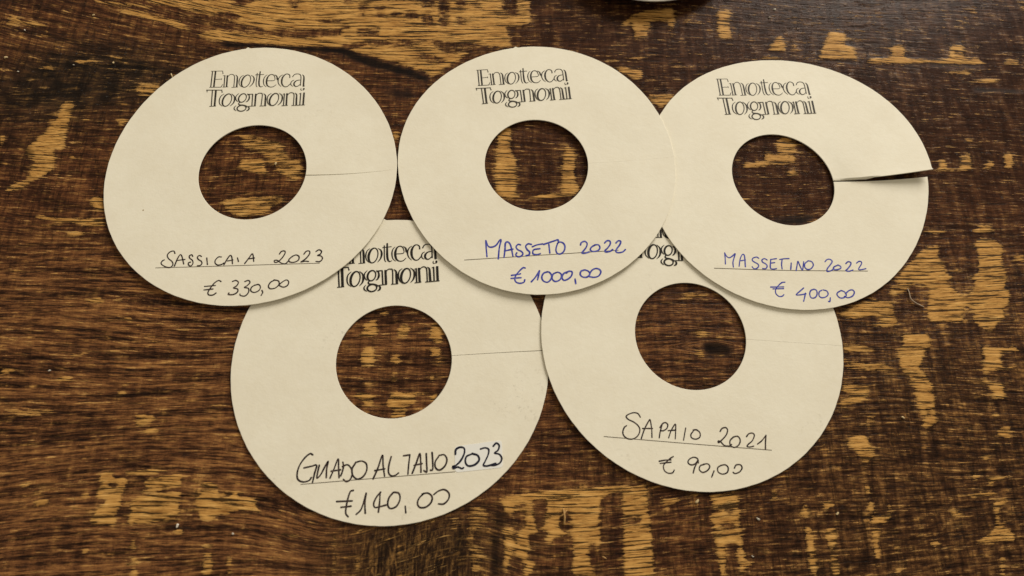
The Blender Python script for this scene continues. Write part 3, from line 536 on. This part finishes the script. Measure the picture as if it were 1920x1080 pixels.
PEN = {
0: dict(o=(270, 450), s=5.333, w=2.1, mat='K', line=[(118,280),(1755,232)],
 name=[[(310,135),(300,112),(265,118),(235,150),(245,185),(280,215),(290,245),(270,272),(235,275),(195,258),(172,235),(185,210),(205,200)],[(305,262),(335,190),(362,148),(380,165),(398,240)],[(335,205),(410,195)],[(488,165),(478,148),(455,160),(458,182),(485,205),(490,235),(470,260),(448,252),(445,230),(465,222)],[(575,165),(555,155),(535,172),(545,195),(572,212),(580,235),(562,255),(535,258)],[(628,180),(635,245)],[(775,170),(745,170),(715,200),(712,230),(735,250),(775,245),(800,230)],[(800,248),(830,195),(860,155),(878,170),(885,238)],[(835,210),(890,200)],[(935,178),(945,215)],[(1008,235),(1050,180),(1080,140),(1092,155),(1098,215)],[(1040,190),(1105,180)],
  [(1355,140),(1375,115),(1405,110),(1412,130),(1385,175),(1345,215),(1310,225),(1305,205),(1335,205),(1375,232),(1415,238),(1440,215)],[(1480,165),(1520,150),(1550,165),(1545,200),(1505,222),(1460,220),(1450,195),(1490,160)],[(1600,140),(1625,112),(1655,112),(1655,140),(1620,185),(1570,220)],[(1572,220),(1610,212),(1645,215)],[(1720,115),(1750,98),(1775,112),(1765,140),(1735,155),(1770,160),(1785,185),(1760,215),(1720,215)]],
 price=[[(770,415),(745,405),(705,430),(665,480),(640,525),(650,550),(690,550),(720,530)],[(605,465),(715,455)],[(600,500),(690,490)],[(885,415),(920,405),(945,425),(925,460),(895,480),(935,490),(935,520),(895,545),(845,545),(850,530)],[(1010,415),(1045,405),(1060,425),(1035,455),(1005,475),(1045,485),(1045,525),(1010,560),(965,555),(960,540)],[(1105,455),(1145,445),(1165,470),(1150,505),(1105,525),(1070,510),(1075,475),(1110,450)],[(1180,505),(1188,525),(1172,555)],[(1300,400),(1345,410),(1350,445),(1315,480),(1265,488),(1245,465),(1265,425),(1310,400)],[(1350,450),(1385,420),(1425,400),(1448,420),(1435,455),(1395,472),(1350,455)]]),
1: dict(o=(860, 430), s=5.647, w=2.6, mat='B', line=[(62,325),(1690,222)],
 name=[[(288,120),(292,200),(300,290)],[(288,120),(310,175),(345,190),(395,170),(435,115),(448,120),(430,200),(420,312)],[(480,298),(490,220),(495,150),(520,135),(550,170),(575,285)],[(485,230),(575,210)],[(655,165),(630,160),(608,185),(625,215),(665,235),(680,260),(660,285),(625,290),(605,270),(615,250)],[(770,160),(735,155),(710,180),(725,215),(750,240),(745,270),(715,280)],[(890,155),(830,165),(780,185)],[(860,205),(800,215),(785,235),(790,262),(830,268),(865,258)],[(900,160),(960,140),(1020,120),(1050,110),(1055,125)],[(955,160),(965,250)],[(1060,125),(1040,170),(1030,220),(1045,255),(1080,260),(1115,230),(1125,180),(1105,145),(1070,135),(1045,150)],
  [(1290,165),(1300,140),(1335,128),(1360,150),(1350,190),(1320,230),(1305,250),(1330,255),(1380,240)],[(1440,165),(1480,165),(1495,195),(1475,225),(1425,235),(1395,220),(1405,190),(1445,165)],[(1545,145),(1570,122),(1600,125),(1605,155),(1580,195),(1550,225),(1560,242),(1605,232),(1630,215)],[(1665,145),(1690,122),(1715,130),(1705,165),(1675,205),(1665,235),(1690,248),(1735,240),(1765,215)]],
 price=[[(705,410),(680,408),(640,445),(605,490),(595,530),(610,560),(650,572),(690,560),(700,535)],[(560,488),(640,475),(655,470)],[(555,520),(660,512)],[(770,555),(810,510),(855,440)],[(855,440),(845,490),(835,535)],[(940,450),(900,465),(880,505),(895,545),(940,560),(975,530),(985,490),(960,455),(935,450)],[(1040,455),(1000,475),(990,520),(1015,550),(1055,545),(1085,515),(1085,475),(1055,455),(1030,458)],[(1150,450),(1110,470),(1095,510),(1115,540),(1160,525),(1195,490),(1200,450),(1165,445),(1140,465)],[(1232,525),(1240,575)],[(1330,430),(1295,445),(1288,480),(1315,505),(1360,505),(1388,475),(1375,445),(1340,430)],[(1388,470),(1410,435),(1450,415),(1490,425),(1505,455),(1480,495),(1430,508),(1385,500)]]),
2: dict(o=(1330, 460), s=6., w=2.0, mat='B', line=[(55,258),(900,283),(1780,290)],
 name=[[(172,85),(178,150),(180,210)],[(172,88),(195,125),(225,140),(260,120),(290,95),(275,150),(265,195),(270,245)],[(335,235),(345,160),(370,105),(395,120),(405,240)],[(345,175),(405,165)],[(555,145),(530,132),(490,145),(485,170),(510,190),(545,210),(555,235),(530,262),(500,262),(482,240)],[(650,165),(620,150),(592,165),(600,190),(635,210),(650,235),(635,262),(600,262)],[(755,150),(720,155),(690,160)],[(735,195),(690,200)],[(690,163),(685,230),(690,260),(720,268),(755,262)],[(790,160),(840,152),(895,150)],[(818,160),(812,215),(818,265)],[(920,200),(915,270)],[(975,285),(985,230),(995,180),(1015,225),(1045,280),(1055,230),(1060,185)],[(1105,180),(1075,205),(1072,245),(1100,272),(1140,265),(1168,225),(1150,185),(1110,175)],
  [(1300,185),(1325,160),(1360,160),(1380,185),(1355,225),(1325,265),(1325,295),(1370,285),(1400,260)],[(1440,225),(1400,245),(1395,270),(1435,275),(1475,260),(1475,238),(1445,222)],[(1535,205),(1560,185),(1590,195),(1585,225),(1555,265),(1535,285),(1570,292),(1615,278)],[(1655,200),(1685,180),(1712,190),(1705,220),(1680,260),(1685,275),(1730,270),(1760,262)]],
 price=[[(850,415),(815,420),(775,455),(745,500),(750,545),(785,575),(820,572),(838,555)],[(690,470),(835,468)],[(715,490),(835,488)],[(1060,480),(1020,515),(980,550),(985,560),(1040,555),(1085,545)],[(1080,540),(1070,590),(1060,628)],[(1175,495),(1140,510),(1128,550),(1145,590),(1185,590),(1210,555),(1205,510),(1175,492)],[(1265,505),(1235,525),(1235,570),(1265,590),(1310,580),(1335,550),(1320,515),(1280,502)],[(1360,590),(1355,630),(1340,632)],[(1480,510),(1445,530),(1435,555),(1465,590),(1510,590),(1540,560),(1520,525),(1485,510)],[(1530,545),(1570,510),(1610,503),(1630,530),(1610,570),(1560,590),(1520,575)]]),
3: dict(o=(540, 820), s=4.571, w=2.7, mat='K', line=[(110,403),(1430,295)],
 name=[[(212,150),(190,140),(150,170),(105,230),(80,300),(85,360),(130,382),(180,370),(200,345)],[(138,262),(200,248),(245,240),(228,310),(210,388)],[(268,240),(255,300),(248,350),(280,320),(315,255),(345,205),(332,270),(328,345)],[(360,350),(395,270),(430,185),(434,260),(438,345)],[(370,290),(450,278)],[(470,212),(476,250),(464,300),(452,330)],[(466,250),(510,235),(542,268),(550,320),(530,365),(500,380),(475,360)],[(575,225),(550,270),(555,325),(595,358),(645,335),(675,280),(670,225),(630,203),(580,215)],[(730,355),(770,265),(810,152),(815,235),(828,332)],[(745,285),(830,270)],[(885,165),(865,240),(862,300),(885,330),(920,325),(948,305)],[(990,158),(1045,150)],[(1045,150),(1035,230),(1028,315)],[(1065,308),(1100,220),(1130,140),(1138,215),(1140,298)],[(1080,240),(1150,225)],[(1185,140),(1188,220),(1190,295),(1165,285)],[(1235,130),(1240,200),(1240,275),(1222,282)],[(1290,165),(1262,210),(1265,260),(1300,280),(1345,245),(1362,190),(1340,150),(1295,155)]],
 year=[[(1435,145),(1440,105),(1475,85),(1510,95),(1510,140),(1480,200),(1440,240),(1415,250),(1420,265),(1455,255),(1490,268),(1505,260)],[(1570,145),(1530,165),(1520,210),(1545,245),(1600,235),(1638,195),(1625,155),(1580,140)],[(1650,100),(1690,90),(1720,105),(1715,150),(1690,205),(1675,240),(1710,245),(1780,225)],[(1760,75),(1785,50),(1810,70),(1800,110),(1770,135),(1810,145),(1832,180),(1815,220),(1770,240),(1730,240)]],
 price=[[(560,455),(535,465),(515,520),(500,590),(495,650),(515,680)],[(418,550),(550,545)],[(455,600),(540,590)],[(585,660),(630,610),(670,480)],[(670,480),(660,560),(662,650)],[(795,470),(760,510),(735,565),(745,600),(785,595),(840,580)],[(790,470),(785,560),(775,640)],[(900,475),(865,520),(855,580),(880,610),(930,590),(960,530),(950,480),(910,470)],[(1005,590),(1010,645)],[(1165,480),(1125,520),(1110,565),(1130,600),(1180,598),(1225,560),(1235,510),(1200,478),(1150,485)],[(1250,490),(1290,460),(1340,448),(1380,480),(1375,530),(1335,570),(1290,570)]]),
4: dict(o=(1120, 760), s=5.647, w=2.1, mat='K', line=[(70,330),(900,400),(1845,475)],
 name=[[(455,125),(430,88),(385,78),(330,95),(305,120),(330,150),(390,180),(435,220),(450,265),(430,320),(380,355),(320,352),(280,320),(270,280),(285,235),(310,215)],[(465,352),(500,250),(545,165),(560,160),(575,250),(578,340)],[(480,245),(585,245)],[(655,345),(665,280),(685,205)],[(662,235),(690,195),(720,183),(745,205),(735,245),(700,268),(680,270)],[(755,345),(780,270),(825,200),(828,280),(825,355)],[(750,268),(830,262)],[(935,240),(912,370)],[(1015,275),(990,310),(1000,345),(1045,358),(1085,335),(1085,290),(1050,260),(1015,262)],
  [(1300,275),(1320,245),(1358,236),(1378,262),(1365,312),(1325,360),(1285,395),(1280,378),(1305,385),(1345,425),(1395,430),(1420,415)],[(1440,335),(1405,375),(1410,425),(1455,445),(1500,415),(1512,365),(1485,328),(1440,335)],[(1580,330),(1605,300),(1645,295),(1662,320),(1640,375),(1600,410),(1585,435),(1620,440),(1655,432)],[(1695,410),(1740,375),(1785,318)],[(1785,318),(1780,390),(1780,465)]],
 price=[[(805,542),(775,560),(730,600),(700,640),(710,690),(750,718),(795,715),(815,685)],[(655,592),(720,580),(780,578)],[(665,615),(780,602)],[(1070,610),(1060,565),(1020,550),(975,570),(960,605),(990,630),(1035,620),(1068,580),(1055,610),(1030,660),(1015,715)],[(1130,625),(1090,640),(1080,680),(1115,710),(1165,690),(1190,650),(1170,620),(1125,622)],[(1235,695),(1210,760)],[(1310,635),(1275,660),(1280,705),(1325,728),(1375,710),(1385,660),(1355,630),(1310,635)],[(1450,665),(1470,632),(1515,630),(1532,665),(1505,705),(1460,722),(1438,710)]])}
LABELS = ['cream ring tag at upper left, priced 330 euro in thin black ink',
          'cream ring tag priced 1000 euro in blue ink, lying over three other tags',
          'cream ring tag priced 400 euro in blue ink, its slit gaping open',
          'cream ring tag priced 140 euro, its year on a pale stuck-on patch',
          'cream ring tag priced 90 euro in black ink, at lower right']
GROUP = 'round price tags spread on the table'
for i in range(5):
    card, cz = make_card(i); tag(card, LABELS[i], 'price tag', GROUP)
    card.color = ((.25, .05, .2, .9, .9)[i], 0, 0, 1)
    heading(i, card, cz)
    q = PEN[i]; ox, oy = q['o']; mat = {'K': M_BLACK, 'B': M_BLUE}[q['mat']]
    pen(i, 'ruled_line', [q['line']], ox, oy, q['s'], 1.15, M_LINE, card, cz, 0)
    pen(i, 'handwritten_name', q['name'], ox, oy, q['s'], q['w']*1.14, mat, card, cz)
    pen(i, 'handwritten_price', q['price'], ox, oy, q['s'], q['w']*1.14, mat, card, cz)
    if 'year' in q:
        # translucent correction sticker with the year over it
        bm = bmesh.new(); cs = [on_card(i, ox+x/q['s'], oy+y/q['s']) for x, y in ((1428,78),(1832,24),(1842,258),(1432,302))]
        ring = []
        for k in range(4):
            p, a, b = cs[k], cs[k-1], cs[(k+1) % 4]; rr_ = .0011
            da = (a-p)/np.linalg.norm(a-p); db = (b-p)/np.linalg.norm(b-p)
            for t_ in np.linspace(0, 1, 6):
                ring.append((1-t_)**2*(p+da*rr_)+2*t_*(1-t_)*p+t_**2*(p+db*rr_))
        top = [bm.verts.new((r_[0], r_[1], float(face_z(i, *r_))-cz+.00006)) for r_ in ring]
        bot = [bm.verts.new((r_[0], r_[1], float(face_z(i, *r_))-cz+.000004)) for r_ in ring]
        bm.faces.new(top)
        for k in range(len(ring)): bm.faces.new((bot[k], bot[(k+1) % len(ring)], top[(k+1) % len(ring)], top[k]))
        st_ = NT('pale_sticker'); st_.b.inputs['Base Color'].default_value = lin((230, 230, 226)); st_.b.inputs['Roughness'].default_value = .42
        stick = finish('year_sticker', bm, st_.m, card)
        pen_z = face_z
        def face_z(i_, x, y, _f=pen_z): return _f(i_, x, y)+.00007
        pen(i, 'handwritten_year', q['year'], ox, oy, q['s'], 3.5, M_MARK, stick, cz, .22)
        face_z = pen_z
# ------------------------------------------------------------------ the round dish just entering at the top edge
def lathe(profile, n=96):
    bm = bmesh.new(); rows = []
    for r, z in profile:
        rows.append([bm.verts.new((r*math.cos(a), r*math.sin(a), z)) for a in np.linspace(0, 2*np.pi, n, endpoint=False)] if r > 1e-6 else [bm.verts.new((0, 0, z))])
    for A, B in zip(rows, rows[1:]):
        for k in range(n):
            k2_ = (k+1) % n
            if len(A) == 1: bm.faces.new((A[0], B[k], B[k2_]))
            elif len(B) == 1: bm.faces.new((A[k], B[0], A[k2_]))
            else: bm.faces.new((A[k], B[k], B[k2_], A[k2_]))
    bmesh.ops.recalc_face_normals(bm, faces=bm.faces)
    for f in bm.faces: f.smooth = True
    return bm
mm = .001
prof = [(0, 1.2), (26, 1.2), (27, .2), (28.5, .2), (29.5, 1.5), (34, 4.5), (38.2, 8.2), (39.6, 9.4), (40, 9.9), (39.7, 10.3), (39.0, 10.2), (36, 8.0), (31, 4.6), (28, 3.4), (20, 3.0), (0, 3.0)]
bm = lathe([(r*mm, z*.5*mm) for r, z in prof])
me2 = bpy.data.meshes.new('small_dish'); bm.to_mesh(me2); bm.free()
dm = NT('pale_glazed_ceramic'); dm.b.inputs['Base Color'].default_value = lin((176, 170, 157)); dm.b.inputs['Roughness'].default_value = .3
e = at(1204, 2.0, .005); dirv = at(1208, -160, .005)-e; dirv /= np.linalg.norm(dirv)
dc = e+dirv*.040
dish = link('small_dish', me2, dm.m, loc=(dc[0], dc[1], 0)); tag(dish, 'pale round dish, only its near rim showing at the top edge', 'dish')

# ------------------------------------------------------------------ crumbs, splinters and a loose thread on the wood
def solid(name, rgb, rough=.6):
    k = NT(name); nz = k.noise(k.node('ShaderNodeTexCoord').outputs['Object'], 1500., 3, .6)
    k.put(k.b.inputs['Base Color'], k.mix(nz, lin(rgb), lin(tuple(int(v*.72) for v in rgb)))); k.b.inputs['Roughness'].default_value = rough
    return k.m
M_CR = solid('bread_crumb', (226, 200, 150)); M_WH = solid('pale_crumb', (232, 222, 204)); M_ST = solid('straw', (196, 152, 88)); M_TH = solid('thread', (190, 170, 146))
def crumb(px, py, size, label, mat, el=1.3):
    bm = bmesh.new(); bmesh.ops.create_icosphere(bm, subdivisions=2, radius=1)
    r = np.random.default_rng(int(px*7+py))
    ph = r.uniform(0, 6.28, 3); ang = r.uniform(0, 3.14)
    for v_ in bm.verts:
        k = 1+.22*math.sin(3*v_.co.x+ph[0])+.2*math.sin(4*v_.co.y+ph[1])+.12*r.uniform(-1, 1)
        x, y, z = v_.co.x*k*el, v_.co.y*k/el, v_.co.z*k*.7
        v_.co = (size*(x*math.cos(ang)-y*math.sin(ang)), size*(x*math.sin(ang)+y*math.cos(ang)), size*z)
    zmin = min(v_.co.z for v_ in bm.verts)
    for v_ in bm.verts: v_.co.z -= zmin
    me_ = bpy.data.meshes.new('crumb'); bm.to_mesh(me_); bm.free()
    p = at(px, py); o = link('crumb', me_, mat, loc=(p[0], p[1], -.00011)); o.scale = (.78,)*3; tag(o, label, 'crumb', 'crumbs scattered on the table')
for a in [
 (176, 29, .00055, 'yellowish crumb alone on the dark wood near the top left corner', M_CR),
 (12, 108, .0006, 'yellow crumb touching the left edge of the picture, leftmost of all', M_CR),
 (213, 118, .00045, 'small yellow crumb on the dark wood above the 330 euro tag, left side', M_CR),
 (47, 57, .0004, 'tiny white crumb under the orange worn patch at top left', M_WH),
 (139, 122, .00035, 'tiny white crumb left of the small yellow one, above the 330 euro tag', M_WH),
 (34, 134, .0003, 'tiny white crumb below the yellow crumb at the left edge', M_WH),
 (517, 307, .0005, 'square pale crumb in the hole of the 330 euro tag', M_CR),
 (1452, 18, .0005, 'round white crumb on the glossy wood above the 400 euro tag', M_WH),
 (1442, 33, .0004, 'smaller white crumb just below the round one above the 400 euro tag', M_WH),
 (333, 986, .00055, 'bright white crumb below the pale worn rectangle at bottom left', M_WH),
 (437, 1001, .00038, 'small pale crumb on dark wood left of the knot at bottom', M_WH),
 (93, 695, .00038, 'small white crumb on streaky wood at the left, above the worn patches', M_WH),
 (1693, 783, .00048, 'yellowish flake on the dark wood right of the 90 euro tag', M_CR),
 (1307, 940, .00062, 'pale flake just under the lower edge of the 90 euro tag', M_CR),
 (1421, 973, .0005, 'white crumb beside the two worn columns under the 90 euro tag', M_WH),
 (1411, 1043, .00032, 'tiny white crumb close to the bottom edge under the 90 euro tag', M_WH),
 (1570, 963, .00048, 'round yellow crumb between the short worn columns at lower right', M_CR)]:
    crumb(*a)
def tube(name, pts, r0, mat, label, cat, group=None):
    P_ = smooth(pts); Q = np.array([at(x, y)+np.array([0, 0, r0*.8-.0001]) for x, y in P_])
    L = len(Q); bm = bmesh.new(); rows = []
    tg = np.gradient(Q, axis=0); tg /= np.linalg.norm(tg, axis=1)[:, None]
    Q[:, 2] += .0004*np.sin(np.linspace(0, 3.1, L))
    for k in range(L):
        sd = np.cross(tg[k], (0, 0, 1)); r = r0*(1 if 0 < k < L-1 else .5)
        rows.append([bm.verts.new(Q[k]+r*(math.cos(a)*sd+math.sin(a)*np.array([0, 0, 1]))) for a in np.linspace(0, 2*np.pi, 8, endpoint=False)])
    for A, B in zip(rows, rows[1:]):
        for k in range(8): bm.faces.new((A[k], A[(k+1) % 8], B[(k+1) % 8], B[k]))
    bm.faces.new(rows[0][::-1]); bm.faces.new(rows[-1])
    bmesh.ops.recalc_face_normals(bm, faces=bm.faces)
    for f in bm.faces: f.smooth = True
    org = Q.mean(0)
    for v_ in bm.verts: v_.co -= Vector(org)
    me_ = bpy.data.meshes.new(name); bm.to_mesh(me_); bm.free()
    tag(link(name, me_, mat, loc=org), label, cat, group)
tube('thread', [(1701.5, 541), (1704, 549), (1706.5, 560.5), (1715, 568), (1724, 572.5), (1732.5, 575.5)], .00016, M_TH, 'thin pale bent thread on dark wood right of the 400 euro tag', 'thread')
tube('straw_splinter', [(1056, 953), (1058.5, 970), (1057.5, 984)], .00026, M_ST, 'upright straw splinter on the pale worn wood at bottom centre', 'splinter', 'loose splinters on the table')
tube('straw_splinter', [(1051, 968), (1057, 964), (1063, 956)], .00018, M_ST, 'short straw splinter crossing the upright one at bottom centre', 'splinter', 'loose splinters on the table')
tube('straw_splinter', [(1129, 1043), (1137, 1048)], .00018, M_ST, 'tiny straw splinter near the bottom edge, right of the crossed pair', 'splinter', 'loose splinters on the table')
tube('straw_splinter', [(321, 138), (324, 146)], .00022, M_CR, 'pale splinter poking out at the upper left rim of the 330 euro tag', 'splinter', 'loose splinters on the table')
